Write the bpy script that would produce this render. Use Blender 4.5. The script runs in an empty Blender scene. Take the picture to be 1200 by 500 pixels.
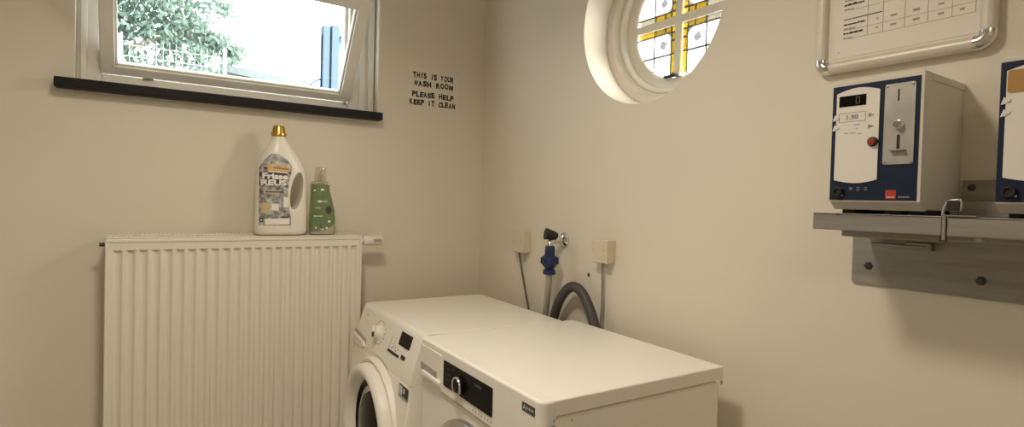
import bpy, bmesh, math, random
from mathutils import Vector, Matrix
random.seed(4)
PI = math.pi
SC = bpy.context.scene
COL = SC.collection

# ------------------------------------------------------------------ materials
def mat(name, col, rough=.5, metal=0.0, spec=.5, noise=0.0, nscale=30, bump=0.0, bscale=200, coat=0.0, stretch=None):
    m = bpy.data.materials.new(name); m.use_nodes = True
    nt = m.node_tree; b = nt.nodes['Principled BSDF']
    b.inputs['Base Color'].default_value = (*col, 1)
    b.inputs['Roughness'].default_value = rough
    b.inputs['Metallic'].default_value = metal
    b.inputs['Specular IOR Level'].default_value = spec
    b.inputs['Coat Weight'].default_value = coat
    if noise or bump:
        tc = nt.nodes.new('ShaderNodeTexCoord')
        src = tc.outputs['Object']
        if stretch:
            mp = nt.nodes.new('ShaderNodeMapping'); mp.inputs['Scale'].default_value = stretch
            nt.links.new(src, mp.inputs['Vector']); src = mp.outputs['Vector']
    if noise:
        n = nt.nodes.new('ShaderNodeTexNoise'); n.inputs['Scale'].default_value = nscale; n.inputs['Detail'].default_value = 5
        nt.links.new(src, n.inputs['Vector'])
        r = nt.nodes.new('ShaderNodeValToRGB')
        r.color_ramp.elements[0].position = .3; r.color_ramp.elements[1].position = .7
        r.color_ramp.elements[0].color = (*[c*(1-noise) for c in col], 1)
        r.color_ramp.elements[1].color = (*[min(1, c*(1+noise*.5)) for c in col], 1)
        nt.links.new(n.outputs['Fac'], r.inputs['Fac']); nt.links.new(r.outputs['Color'], b.inputs['Base Color'])
    if bump:
        n2 = nt.nodes.new('ShaderNodeTexNoise'); n2.inputs['Scale'].default_value = bscale; n2.inputs['Detail'].default_value = 3
        nt.links.new(src, n2.inputs['Vector'])
        bp = nt.nodes.new('ShaderNodeBump'); bp.inputs['Strength'].default_value = bump; bp.inputs['Distance'].default_value = .002
        nt.links.new(n2.outputs['Fac'], bp.inputs['Height']); nt.links.new(bp.outputs['Normal'], b.inputs['Normal'])
    return m

def glass(name, tint, gloss=.06, rough=.02, translucent=0.0):
    m = bpy.data.materials.new(name); m.use_nodes = True
    nt = m.node_tree; nt.nodes.clear()
    out = nt.nodes.new('ShaderNodeOutputMaterial')
    tr = nt.nodes.new('ShaderNodeBsdfTransparent'); tr.inputs['Color'].default_value = (*tint, 1)
    gl = nt.nodes.new('ShaderNodeBsdfGlossy'); gl.inputs['Roughness'].default_value = rough
    mx = nt.nodes.new('ShaderNodeMixShader'); mx.inputs['Fac'].default_value = gloss
    a = tr.outputs[0]
    if translucent:
        tl = nt.nodes.new('ShaderNodeBsdfTranslucent'); tl.inputs['Color'].default_value = (*tint, 1)
        df = nt.nodes.new('ShaderNodeBsdfDiffuse'); df.inputs['Color'].default_value = (*[c*.6 for c in tint], 1)
        m1 = nt.nodes.new('ShaderNodeMixShader'); m1.inputs['Fac'].default_value = .5
        nt.links.new(tl.outputs[0], m1.inputs[1]); nt.links.new(df.outputs[0], m1.inputs[2])
        m2 = nt.nodes.new('ShaderNodeMixShader'); m2.inputs['Fac'].default_value = translucent
        nt.links.new(a, m2.inputs[1]); nt.links.new(m1.outputs[0], m2.inputs[2]); a = m2.outputs[0]
    nt.links.new(a, mx.inputs[1]); nt.links.new(gl.outputs[0], mx.inputs[2])
    nt.links.new(mx.outputs[0], out.inputs['Surface'])
    return m

def emit(name, col, s):
    m = bpy.data.materials.new(name); m.use_nodes = True
    b = m.node_tree.nodes['Principled BSDF']
    b.inputs['Base Color'].default_value = (*col, 1)
    b.inputs['Emission Color'].default_value = (*col, 1); b.inputs['Emission Strength'].default_value = s
    return m

M = dict(
    wall=mat('wall_paint', (.74, .685, .585), .62, bump=.12, bscale=260, noise=.025, nscale=2.5, spec=.35),
    ceil=mat('ceiling_paint', (.80, .77, .70), .8),
    floor=mat('floor_tile', (.50, .47, .42), .5, noise=.15, nscale=8),
    reveal=mat('reveal_gloss_paint', (.80, .765, .67), .35, bump=.05, bscale=60),
    wood=mat('white_window_paint', (.80, .78, .72), .4, noise=.05, nscale=9, bump=.1, bscale=90),
    sill=mat('black_stone', (.009, .008, .008), .5, spec=.25, noise=.4, nscale=40),
    radiator=mat('radiator_enamel', (.79, .745, .665), .38, bump=.03, bscale=30),
    groove=mat('radiator_slot_shadow', (.16, .14, .11), .7),
    white=mat('appliance_white', (.90, .875, .81), .34, noise=.01, nscale=3, coat=.1),
    whitep=mat('appliance_plastic', (.86, .835, .775), .36, noise=.01, nscale=3),
    greyp=mat('grey_plastic', (.36, .34, .31), .45),
    lightgrey=mat('light_grey_plastic', (.58, .56, .52), .4),
    black=mat('black_gloss', (.005, .004, .0035), .35, spec=.10),
    blackm=mat('black_matt', (.015, .013, .012), .55),
    ink=mat('black_ink', (.02, .018, .016), .7),
    faint=mat('faint_grey_print', (.45, .43, .40), .6),
    greyink=mat('grey_print', (.28, .265, .24), .7),
    chrome=mat('chrome', (.72, .71, .69), .18, 1.0),
    dchrome=mat('dark_chrome', (.45, .44, .43), .25, 1.0),
    steel=mat('brushed_steel', (.37, .355, .325), .5, .7, noise=.22, nscale=14, stretch=(1, .25, 3), bump=.15, bscale=90),
    alu=mat('brushed_aluminium', (.48, .47, .445), .45, .6, noise=.12, nscale=25),
    frame=mat('whiteboard_frame_aluminium', (.66, .62, .54), .4, .15),
    board=mat('whiteboard_paper', (.80, .75, .67), .5),
    paper=mat('sign_paper', (.74, .70, .60), .6),
    navy=mat('navy_panel', (.010, .0175, .048), .45, spec=.3),
    boxgrey=mat('box_enamel', (.66, .625, .555), .42, noise=.03, nscale=12, bump=.05, bscale=300),
    plate=mat('label_plate_white', (.76, .73, .68), .45),
    red=mat('red_button', (.25, .03, .015), .5),
    redlogo=mat('red_logo', (.46, .045, .03), .5),
    tan=mat('amber_cover', (.42, .23, .07), .45),
    icon=mat('white_icon_print', (.72, .72, .72), .6),
    bottle=mat('detergent_bottle_plastic', (.80, .765, .69), .33),
    gold=mat('gold_cap', (.60, .36, .07), .25, .75),
    labelgrey=mat('label_silver_print', (.44, .44, .43), .4, noise=.85, nscale=62),
    labelgold=mat('label_gold_band', (.72, .44, .12), .4),
    labelbeige=mat('label_beige', (.62, .47, .28), .5),
    labelwhite=mat('label_white', (.84, .82, .78), .45),
    labeldark=mat('label_dark', (.05, .05, .05), .45),
    green=mat('soap_label_green', (.155, .225, .10), .45, noise=.18, nscale=60),
    soapliquid=mat('soap_liquid_pale', (.66, .61, .52), .3),
    clear=glass('clear_plastic', (.90, .89, .85), .10, .12, .12),
    socket=mat('socket_plastic', (.66, .585, .45), .45),
    blue=mat('blue_valve_plastic', (.012, .026, .095), .4),
    hosegrey=mat('grey_hose', (.37, .35, .31), .5),
    drain=mat('dark_drain_hose', (.062, .056, .050), .5),
    cable=mat('cable_grey', (.10, .10, .10), .5),
    lcable=mat('light_cable_grey', (.25, .24, .22), .5),
    pane=glass('window_glass', (.97, .985, .98), .03, .01),
    clearlead=glass('clear_leaded_glass', (.80, .80, .79), .04, .05, .05),
    amber=glass('amber_glass', (.44, .34, .09), .04, .1, .15),
    yellow=glass('yellow_glass', (.54, .43, .10), .04, .1, .15),
    pale=glass('cream_glass', (.46, .43, .36), .04, .1, .15),
    bevelg=glass('grey_bevelled_glass', (.40, .40, .40), .05, .1, .1),
    lead=mat('lead_came', (.16, .17, .18), .5, .3),
    leaf=mat('leaf_green', (.105, .158, .132), .7, spec=.2, noise=.2, nscale=1.5),
    bark=mat('bark', (.20, .15, .11), .9, noise=.4, nscale=20),
    fence=mat('galvanised_fence', (.13, .145, .14), .5),
    bluepost=mat('pale_blue_paint', (.050, .078, .115), .8, spec=.15),
    shed=mat('shed_roof_sheet', (.055, .070, .078), .6, noise=.2, nscale=12),
    ground=mat('outdoor_paving', (.4, .4, .38), .9, noise=.2, nscale=6),
    lamp=emit('lamp_diffuser', (1.0, .86, .66), 4.0),
    rubber=mat('black_rubber', (.02, .02, .02), .7),
    door_glass=mat('dark_door_glass', (.010, .008, .007), .2, spec=.15),
    drum=mat('drum_steel', (.10, .095, .09), .35, .8),
)

def leafy(m, col, k=.5):
    nt = m.node_tree; b = nt.nodes['Principled BSDF']; out = nt.nodes['Material Output']
    tl = nt.nodes.new('ShaderNodeBsdfTranslucent'); tl.inputs['Color'].default_value = (*col, 1)
    mx = nt.nodes.new('ShaderNodeMixShader'); mx.inputs['Fac'].default_value = k
    nt.links.new(b.outputs[0], mx.inputs[1]); nt.links.new(tl.outputs[0], mx.inputs[2]); nt.links.new(mx.outputs[0], out.inputs['Surface'])
leafy(M['leaf'], (.19, .26, .215))

# ------------------------------------------------------------------ builders
OFF = {}
def F(o, right, up):
    r = Vector(right).normalized(); u = Vector(up); u = (u - r*u.dot(r)).normalized(); n = r.cross(u)
    m = Matrix.Identity(4)
    for i in range(3):
        m[i][0] = r[i]; m[i][1] = u[i]; m[i][2] = n[i]; m[i][3] = o[i]
    return m

class MB:
    def __init__(s): s.bm = bmesh.new()
    def _add(s, tmp, mtx=None):
        if mtx is not None: bmesh.ops.transform(tmp, matrix=mtx, verts=tmp.verts)
        me = bpy.data.meshes.new('t'); tmp.to_mesh(me); tmp.free(); s.bm.from_mesh(me); bpy.data.meshes.remove(me)
        return s
    def box(s, x0, x1, y0, y1, z0, z1, bev=0.0, seg=2, mtx=None):
        t = bmesh.new(); bmesh.ops.create_cube(t, size=1)
        for v in t.verts:
            v.co = Vector((x0+(x1-x0)*(v.co.x+.5), y0+(y1-y0)*(v.co.y+.5), z0+(z1-z0)*(v.co.z+.5)))
        if bev: bmesh.ops.bevel(t, geom=t.edges[:], offset=bev, segments=seg, profile=.5, affect='EDGES')
        return s._add(t, mtx)
    def prism(s, pts, d0, d1, mtx=None, bev=0.0, seg=2):
        t = bmesh.new()
        a = [t.verts.new((p[0], p[1], d0)) for p in pts]; b = [t.verts.new((p[0], p[1], d1)) for p in pts]
        n = len(pts)
        t.faces.new(a[::-1]); t.faces.new(b)
        for i in range(n): t.faces.new((a[i], a[(i+1) % n], b[(i+1) % n], b[i]))
        bmesh.ops.recalc_face_normals(t, faces=t.faces)
        if bev: bmesh.ops.bevel(t, geom=t.edges[:], offset=bev, segments=seg, profile=.5, affect='EDGES')
        return s._add(t, mtx)
    def lathe(s, prof, mtx=None, seg=48, close=False):
        t = bmesh.new(); rings = []
        for r, h in prof:
            if r < 1e-6: rings.append([t.verts.new((0, 0, h))])
            else: rings.append([t.verts.new((r*math.cos(2*PI*i/seg), r*math.sin(2*PI*i/seg), h)) for i in range(seg)])
        prs = list(zip(rings, rings[1:]))
        if close: prs.append((rings[-1], rings[0]))
        for A, B in prs:
            for i in range(seg):
                j = (i+1) % seg
                if len(A) == 1 and len(B) == 1: continue
                if len(A) == 1: t.faces.new((A[0], B[j], B[i]))
                elif len(B) == 1: t.faces.new((A[i], A[j], B[0]))
                else: t.faces.new((A[i], A[j], B[j], B[i]))
        bmesh.ops.recalc_face_normals(t, faces=t.faces)
        return s._add(t, mtx)
    def tube(s, path, r, seg=12, smooth=0, cap=True, corrug=0.0, mtx=None):
        P = [Vector(p) for p in path]
        for _ in range(smooth):
            Q = [P[0]]
            for a, b in zip(P, P[1:]): Q += [a*.75+b*.25, a*.25+b*.75]
            P = Q + [P[-1]]
        t = bmesh.new(); rings = []; ref = None
        for i, p in enumerate(P):
            d = (P[min(i+1, len(P)-1)] - P[max(i-1, 0)]).normalized()
            if ref is None: ref = d.orthogonal().normalized()
            ref = (ref - d*ref.dot(d)).normalized(); q = d.cross(ref)
            if isinstance(r, (list, tuple)):
                u = i/(len(P)-1)*(len(r)-1); k0 = min(int(u), len(r)-2); rr = r[k0]+(r[k0+1]-r[k0])*(u-k0)
            else: rr = r
            if corrug and i % 2: rr *= 1-corrug
            rings.append([t.verts.new(p + (ref*math.cos(2*PI*k/seg) + q*math.sin(2*PI*k/seg))*rr) for k in range(seg)])
        for A, B in zip(rings, rings[1:]):
            for k in range(seg): t.faces.new((A[k], A[(k+1) % seg], B[(k+1) % seg], B[k]))
        if cap: t.faces.new(rings[0][::-1]); t.faces.new(rings[-1])
        bmesh.ops.recalc_face_normals(t, faces=t.faces)
        return s._add(t, mtx)
    def plate(s, mtx, x0, x1, y0, y1, th=.0008, r=0.0, z=0.0):
        if r <= 0: pts = [(x0, y0), (x1, y0), (x1, y1), (x0, y1)]
        else:
            pts = []
            for cx, cy, a0 in ((x1-r, y0+r, -90), (x1-r, y1-r, 0), (x0+r, y1-r, 90), (x0+r, y0+r, 180)):
                for k in range(6):
                    a = math.radians(a0+k*18); pts.append((cx+r*math.cos(a), cy+r*math.sin(a)))
        return s.prism(pts, z, z+th, mtx)
    def faces(s, verts, faces, mtx=None):
        t = bmesh.new(); V = [t.verts.new(v) for v in verts]
        for f in faces: t.faces.new([V[i] for i in f])
        return s._add(t, mtx)
    def build(s, name, material, parent=None, smooth=True, local=False, fixn=False, ang=38):
        bm = s.bm
        if fixn: bmesh.ops.recalc_face_normals(bm, faces=bm.faces)
        if parent is not None and not local:
            bmesh.ops.translate(bm, vec=-OFF.get(parent.name, Vector()), verts=bm.verts)
        if smooth:
            for f in bm.faces: f.smooth = True
            for e in bm.edges:
                e.smooth = not (len(e.link_faces) == 2 and e.calc_face_angle(0) > math.radians(ang))
        me = bpy.data.meshes.new(name); bm.to_mesh(me); bm.free()
        if isinstance(material, (list, tuple)):
            for x in material: me.materials.append(x)
        else: me.materials.append(material)
        o = bpy.data.objects.new(name, me); COL.objects.link(o)
        if smooth:
            wn = o.modifiers.new('weighted', 'WEIGHTED_NORMAL'); wn.keep_sharp = True; wn.weight = 100
        if parent is not None:
            o.parent = parent; OFF[o.name] = OFF.get(parent.name, Vector())
        return o

def tag(o, label=None, cat=None, group=None, kind=None):
    if label: o['label'] = label
    if cat: o['category'] = cat
    if group: o['group'] = group
    if kind: o['kind'] = kind
    return o
def thing(name, label, cat, loc, group=None, rotz=0.0):
    o = bpy.data.objects.new(name, None); COL.objects.link(o)
    o.empty_display_size = .05
    o.location = loc; o.rotation_euler = (0, 0, rotz); OFF[o.name] = Vector(loc)
    return tag(o, label, cat, group)
def struct(o): o['kind'] = 'structure'; return o

def text_mb(mb, body, mtx, w=None, h=None, bold=0.0, th=.0006, align='LEFT', shear=0.0):
    """lay a line of lettering into mb; it is scaled to width w and cap height h, lower left at mtx's origin"""
    cu = bpy.data.curves.new('txt', 'FONT'); cu.body = body; cu.size = 1.0; cu.extrude = 0; cu.offset = bold; cu.resolution_u = 3
    cu.shear = shear
    ob = bpy.data.objects.new('txt', cu); COL.objects.link(ob)
    dg = bpy.context.evaluated_depsgraph_get(); dg.update()
    me = bpy.data.meshes.new_from_object(ob.evaluated_get(dg))
    bpy.data.objects.remove(ob); bpy.data.curves.remove(cu)
    t = bmesh.new(); t.from_mesh(me); bpy.data.meshes.remove(me)
    xs = [v.co.x for v in t.verts]; ys = [v.co.y for v in t.verts]
    sx = (w/(max(xs)-min(xs))) if w else None; sy = (h/(max(ys)-min(ys))) if h else None
    sx = sx or sy; sy = sy or sx
    x0, y0 = min(xs), min(ys)
    for v in t.verts: v.co = Vector(((v.co.x-x0)*sx, (v.co.y-y0)*sy, th))
    for f in t.faces:
        if f.normal.z < 0: f.normal_flip()
    mb._add(t, mtx)

# ------------------------------------------------------------------ room shell
WX, WY = 1.3075, 2.25          # right wall face, left wall face
RX0, RY0, HZ = -1.9, -2.2, 2.40
struct(MB().box(RX0-.2, WX+.3, RY0-.2, WY+.25, -.1, 0).build('floor', M['floor'], smooth=False))
struct(MB().box(RX0-.2, WX+.3, RY0-.2, WY+.25, HZ, HZ+.1).build('ceiling', M['ceil'], smooth=False))
# left wall with the hopper window opening
OX0, OX1, OZ0, OZ1 = -.181, .807, 1.564, 2.12
w = MB()
w.box(RX0, OX0, WY, WY+.22, 0, HZ).box(OX1, WX+.3, WY, WY+.22, 0, HZ)
w.box(OX0, OX1, WY, WY+.22, 0, OZ0).box(OX0, OX1, WY, WY+.22, OZ1, HZ)
bmesh.ops.remove_doubles(w.bm, verts=w.bm.verts, dist=1e-5)
struct(w.build('wall_left', M['wall'], smooth=False))
struct(MB().box(RX0-.2, RX0, RY0, WY+.22, 0, HZ).build('wall_rear', M['wall'], smooth=False))
struct(MB().box(RX0, WX+.3, RY0-.2, RY0, 0, HZ).build('wall_front', M['wall'], smooth=False))
# right wall with round hole
CY, CZ, R0 = 1.263, 1.860, .2915
TH = .20
w = MB(); N = 96; t = bmesh.new(); B = .36
def sq(a):
    c, s_ = math.cos(a), math.sin(a); k = B/max(abs(c), abs(s_)); return c*k, s_*k
prof = [(0.0, R0+.004), (.0012, R0+.0012), (.004, R0), (TH, R0-.012)]
rings = []
rings.append([t.verts.new((WX, CY+sq(2*PI*i/N)[0], CZ+sq(2*PI*i/N)[1])) for i in range(N)])
for d, r in prof:
    rings.append([t.verts.new((WX+d, CY+r*math.cos(2*PI*i/N), CZ+r*math.sin(2*PI*i/N))) for i in range(N)])
rings.append([t.verts.new((WX+TH, CY+sq(2*PI*i/N)[0], CZ+sq(2*PI*i/N)[1])) for i in range(N)])
for A, Bq in zip(rings, rings[1:]):
    for i in range(N): t.faces.new((A[i], A[(i+1) % N], Bq[(i+1) % N], Bq[i]))
bmesh.ops.recalc_face_normals(t, faces=t.faces)
if sum(f.normal.x for f in t.faces if abs(f.calc_center_median().x-WX) < 1e-5) > 0:
    bmesh.ops.reverse_faces(t, faces=t.faces)
w._add(t)
w.box(WX, WX+TH, RY0, CY-B, 0, HZ).box(WX, WX+TH, CY+B, WY, 0, HZ)
w.box(WX, WX+TH, CY-B, CY+B, 0, CZ-B).box(WX, WX+TH, CY-B, CY+B, CZ+B, HZ)
struct(w.build('wall_right', M['wall'], ang=30))

# ------------------------------------------------------------------ window_1 : hopper window in the left wall
win = struct(thing('window_1', 'white wooden hopper window tilted open above the radiator', 'window', (.313, WY, OZ0)))
FY0, FY1 = 2.300, 2.372
f = MB()
f.box(OX0, -.112, FY0, FY1, 1.592, OZ1, .004).box(.700, OX1, FY0, FY1, 1.592, OZ1, .004)
f.box(-.112, .700, FY0, FY1, 1.592, 1.632, .004).box(-.112, .700, FY0, FY1, 2.075, OZ1, .004)
f.box(OX0+.012, OX0+.03, FY0-.012, FY0, 1.592, OZ1, .004).box(OX1-.03, OX1-.006, FY0-.014, FY0, 1.592, OZ1, .004)
f.box(.742, .765, FY0-.007, FY0, 1.592, OZ1, .003)
f.box(-.112, -.100, FY0+.028, FY1, 1.640, 2.075, .002).box(.688, .700, FY0+.028, FY1, 1.640, 2.075, .002)
f.box(-.112, .700, FY0+.028, FY1, 1.632, 1.642, .002)
f.build('window_frame', M['wood'], win)
r = MB(); rt = .0015
r.box(OX0-.0005, OX0+rt, WY+.001, FY0, 1.592, OZ1).box(OX1-rt, OX1+.0005, WY+.001, FY0, 1.592, OZ1)
r.box(OX0, OX1, WY+.001, FY0, OZ1-rt, OZ1+.0005)
r.build('window_reveal', M['reveal'], win, smooth=False)
MB().box(-.226, .812, 2.200, FY0+.02, 1.562, 1.592, .003, 3).build('window_sill', M['sill'], win)
# sash, hinged at the bottom and leaning into the room
HY, HZ1 = 2.296, 1.632
ang = math.radians(35.5)
su = Vector((0, -math.sin(ang), math.cos(ang)))                 # up along the sash
SM = F((-.117, HY, HZ1), (1, 0, 0), su)                          # local x right, y up the sash, z to the room
SW, SH, ST = .824, .420, .042
s_ = MB(); stl = .040
s_.box(0, stl, 0, SH, -ST, 0, .004, 2, SM).box(SW-stl-.004, SW, 0, SH, -ST, 0, .004, 2, SM)
s_.box(stl-.002, SW-stl-.002, 0, .030, -ST, 0, .004, 2, SM).box(stl-.002, SW-stl-.002, SH-.04, SH, -ST, 0, .004, 2, SM)
sash = s_.build('sash', M['wood'], win)
b = MB()
for a in ((stl, stl+.007, .030, SH-.04), (SW-stl-.011, SW-stl-.004, .030, SH-.04), (stl, SW-stl-.004, .030, .037), (stl, SW-stl-.004, SH-.047, SH-.04)):
    b.box(a[0], a[1], a[2], a[3], -.034, -.010, .002, 1, SM)
b.build('glazing_bead', M['wood'], sash)
MB().box(stl-.004, SW-stl, .026, SH-.036, -.026, -.022, mtx=SM).build('pane', M['pane'], sash, smooth=False)
h = MB(); h.box(SW/2-.03, SW/2+.03, SH-.026, SH-.014, 0, .006, .002, 2, SM).box(SW/2-.006, SW/2+.06, SH-.025, SH-.015, .012, .022, .003, 2, SM).box(SW/2-.006, SW/2+.006, SH-.025, SH-.015, .004, .014, .001, 1, SM)
h.build('sash_handle', M['chrome'], sash)
MB().tube([(.0, HY-.006, HZ1-.002), (.03, HY-.006, HZ1-.002)], .0035, 8).build('hinge_pin', M['dchrome'], sash)
MB().box(.678, .690, HY-.010, HY+.004, HZ1-.010, HZ1+.004, .002).build('hinge_pin', M['dchrome'], sash)

# ------------------------------------------------------------------ window_2 : round leaded window
w2 = struct(thing('window_2', 'round window with amber leaded glass deep in the right wall', 'window', (WX+.15, CY, CZ)))
def RX(d=0.0, y=CY, z=CZ): return F((WX+d, y, z), (0, -1, 0), (0, 0, 1))    # plane facing the room: local x = -Y, y = up, z = -X
MR = RX(0)
# profile in (radius, z) with z = -depth
mold = MB().lathe([(R0-.006, -.104), (.277, -.104), (.272, -.1065), (.268, -.107), (.262, -.110), (.252, -.119), (.2455, -.127), (.2435, -.130), (.2430, -.1275), (.2405, -.1255), (.236, -.127), (.230, -.133), (.226, -.141), (.2255, -.146), (.2210, -.1475), (.2150, -.1465), (.2080, -.149), (.198, -.154), (.190, -.158), (.187, -.166), (.187, -.19), (R0-.010, -.19)], MR, 96, close=True)
mold.build('moulding_ring', M['reveal'], w2, ang=50)
GD = .168
MG = RX(GD)
MB().lathe([(0, -.002), (.192, -.002), (.192, .002), (0, .002)], MG, 64).build('pane', M['clearlead'], w2, smooth=False)
RG = .187
cb = MB(); bw = .0125
cb.box(-RG, RG, -bw, bw, -.012, .016, .003, 2, MG).box(-bw, bw, -RG, RG, -.0121, .0161, .003, 2, MG)
cb.build('glazing_bar', M['reveal'], w2)
A0, A1 = bw+.002, bw+.0205
amb, yel, pal, bev, ld = MB(), MB(), MB(), MB(), MB()
def pc(mb, u0, u1, v0, v1): mb.plate(MG, min(u0, u1), max(u0, u1), min(v0, v1), max(v0, v1), .003, 0, .0025)
random.seed(11)
for sx in (-1, 1):
    for sy in (-1, 1):
        pc(yel, sx*A0, sx*A1, sy*A0, sy*A1)
        # along horizontal arm and vertical arm
        for k, (a, b_) in enumerate(((A1+.003, .060), (.063, .104), (.107, .176))):
            top = sy > 0
            mh = pal if (k == 2 and (top or sx > 0)) else (yel if k == 2 else amb)
            b2 = min(b_, math.sqrt(RG*RG-A1*A1)-.002)
            pc(mh, sx*a, sx*b2, sy*A0, sy*A1)
            pc(yel if k == 2 else amb, sx*A0, sx*A1, sy*a, sy*b2)
            for q in (a-.0015,):
                ld.plate(MG, sx*q-.0024, sx*q+.0024, min(sy*A0, sy*A1), max(sy*A0, sy*A1), .005, 0, .0022)
                ld.plate(MG, min(sx*A0, sx*A1), max(sx*A0, sx*A1), sy*q-.0024, sy*q+.0024, .005, 0, .0022)
        e = A1+.0012
        L = math.sqrt(RG*RG-e*e)
        ld.plate(MG, min(sx*e, sx*L), max(sx*e, sx*L), sy*e-.0022, sy*e+.0022, .005, 0, .0023)
        ld.plate(MG, sx*e-.0022, sx*e+.0022, min(sy*e, sy*L), max(sy*e, sy*L), .005, 0, .0023)
        g = .107; L = math.sqrt(RG*RG-g*g)
        ld.plate(MG, min(sx*e, sx*L), max(sx*e, sx*L), sy*g-.0028, sy*g+.0028, .005, 0, .0023)
        ld.plate(MG, sx*g-.0028, sx*g+.0028, min(sy*e, sy*L), max(sy*e, sy*L), .005, 0, .0023)
        # the little bevelled jewel and its corner piece
        c0 = (e+g)/2; d = .018
        pts = [(sx*(c0+d*math.cos(a)), sy*(c0+d*math.sin(a))) for a in (.3, .3+PI/2, .3+PI, .3+1.5*PI)]
        bev.prism(pts, .0025, .0055, MG, .0012, 1)
        pts = [(sx*(e), sy*(e)), (sx*(e+.02), sy*(e)), (sx*(e), sy*(e+.02))]
        bev.prism(pts, .0025, .0050, MG)
amb.build('amber_glass', M['amber'], w2, smooth=False); yel.build('yellow_glass', M['yellow'], w2, smooth=False)
pal.build('cream_glass', M['pale'], w2, smooth=False); bev.build('bevelled_glass', M['bevelg'], w2, smooth=False)
ld.build('lead_came', M['lead'], w2, smooth=False)
MB().box(-.045, .006, -.1885, -.1805, .014, .028, .002, 2, MG).box(-.012, .0, -.184, -.176, .016, .030, .002, 2, MG).build('window_catch', M['blackm'], w2)

# ------------------------------------------------------------------ radiator
rad = thing('radiator', 'white panel radiator with vertical flutes hung below the tilted window', 'radiator', (.311, 2.18, .20))
X0, X1, Z0, Z1, YF = -.093, .715, .20, 1.100, 2.130
def flute_panel():
    t = bmesh.new(); nG = 23; pitch = .742/22
    xs = [X0+.004]
    cols = [(X0+.004, 0)]
    for i in range(nG):
        c = -.060+i*pitch
        for dx, d in ((-.0130, 0), (-.0112, .0012), (-.0080, .0065), (-.0055, .0092), (0, .0098), (.0055, .0092), (.0080, .0065), (.0112, .0012), (.0130, 0)): cols.append((c+dx, d))
    cols.append((X1-.004, 0))
    zt = [(Z1-.012, 0), (Z1-.0365, 0), (Z1-.0375, .75), (Z1-.040, 1), (Z0+.05, 1), (Z0+.04, 0), (Z0+.012, 0)]
    grid = [[t.verts.new((x, YF+.003+d*k, z)) for x, d in cols] for z, k in zt]
    # rolled border
    ex = (X1-X0)
    for r_ in range(len(grid)-1):
        for c in range(len(cols)-1):
            t.faces.new((grid[r_][c], grid[r_+1][c], grid[r_+1][c+1], grid[r_][c+1]))
    return t
p = MB(); p._add(flute_panel())
# rolled rim, 12 mm wide
p.box(X0+.003, X1-.003, YF, YF+.008, Z1-.013, Z1-.0015, .003, 3)
p.box(X0+.003, X1-.003, YF, YF+.008, Z0, Z0+.013, .003, 3)
p.box(X0+.001, X0+.010, YF, YF+.010, Z0, Z1-.002, .003, 3).box(X1-.010, X1-.001, YF, YF+.010, Z0, Z1-.002, .003, 3)
p.build('front_panel', M['radiator'], rad, ang=60)
p = MB(); p.box(X0+.015, X1-.015, 2.212, 2.222, Z0+.02, Z1-.02, .003); p.build('rear_panel', M['radiator'], rad)
for xx in (X0, X1-.0015):
    q = MB(); q.box(xx, xx+.0015, YF+.009, 2.226, Z0+.01, Z1+.001, .0005, 1); q.build('side_panel', M['radiator'], rad)
g = MB()
g.box(X0+.001, X1-.001, YF+.006, YF+.017, Z1-.001, Z1+.003, .001, 1).box(X0+.001, X1-.001, 2.216, 2.227, Z1-.001, Z1+.006, .001, 1)
n = 58
for i in range(n+1):
    x = X0+.012+(X1-X0-.026)*i/n
    g.box(x, x+.0042, YF+.014, 2.220, Z1-.001, Z1+.004)
for yy in (2.152, 2.170, 2.190): g.box(X0+.004, X1-.004, yy, yy+.005, Z1-.001, Z1+.0035)
for i in range(34):                      # raised lugs along the rear of the grille
    x = X0+.03+i*.0128
    g.box(x, x+.007, 2.217, 2.225, Z1+.004, Z1+.0105)
g.build('top_grille', M['radiator'], rad, smooth=False)
c_ = MB()
for i in range(24):                      # convector fins between the panels
    x = X0+.03+i*.0325
    c_.box(x, x+.012, YF+.016, 2.206, Z0+.06, Z1-.05)
c_.build('convector_fins', M['radiator'], rad, smooth=False)
for x in (.05, .56):
    for z in (.35, .95): MB().box(x, x+.03, 2.221, WY-.0003, z, z+.05, .002).build('wall_bracket', M['radiator'], rad)
bp = MB(); AX = F((X0, 2.165, 1.075), (0, 1, 0), (0, 0, 1))
bp.lathe([(0, -.014), (.006, -.014), (.006, .002), (0, .002)], F((X0-.001, 2.165, 1.080), (0, -1, 0), (0, 0, 1)) @ Matrix.Scale(-1, 4, (0, 0, 1)), 16)
bp.build('bleed_plug', M['labeldark'], rad)
MB().tube([(.60, 2.18, .26), (.60, 2.18, .0)], .0085, 12).build('supply_pipe', M['radiator'], rad)
VM = F((.713, 2.165, 1.079), (0, 1, 0), (0, 0, 1))     # normal +X
v = MB(); v.lathe([(0, -.006), (.011, -.006), (.011, .014), (.0165, .014), (.0185, .018), (.0192, .03), (.0192, .046)], VM, 36)
v.lathe([(.0192, .046), (.0175, .047), (.0175, .084), (.0165, .090), (.013, .093), (0, .0935)], VM, 36)
for k in range(18):
    a = 2*PI*k/18
    v.box(-.0018, .0018, .0165, .0196, .050, .086, .0006, 1, VM @ Matrix.Rotation(a, 4, 'Z'))
val = v.build('thermostat_head', M['radiator'], rad)
MB().box(-.0199, -.0192, -.004, .006, .054, .084, mtx=VM).build('head_slot', M['greyp'], val, smooth=False)

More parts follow.
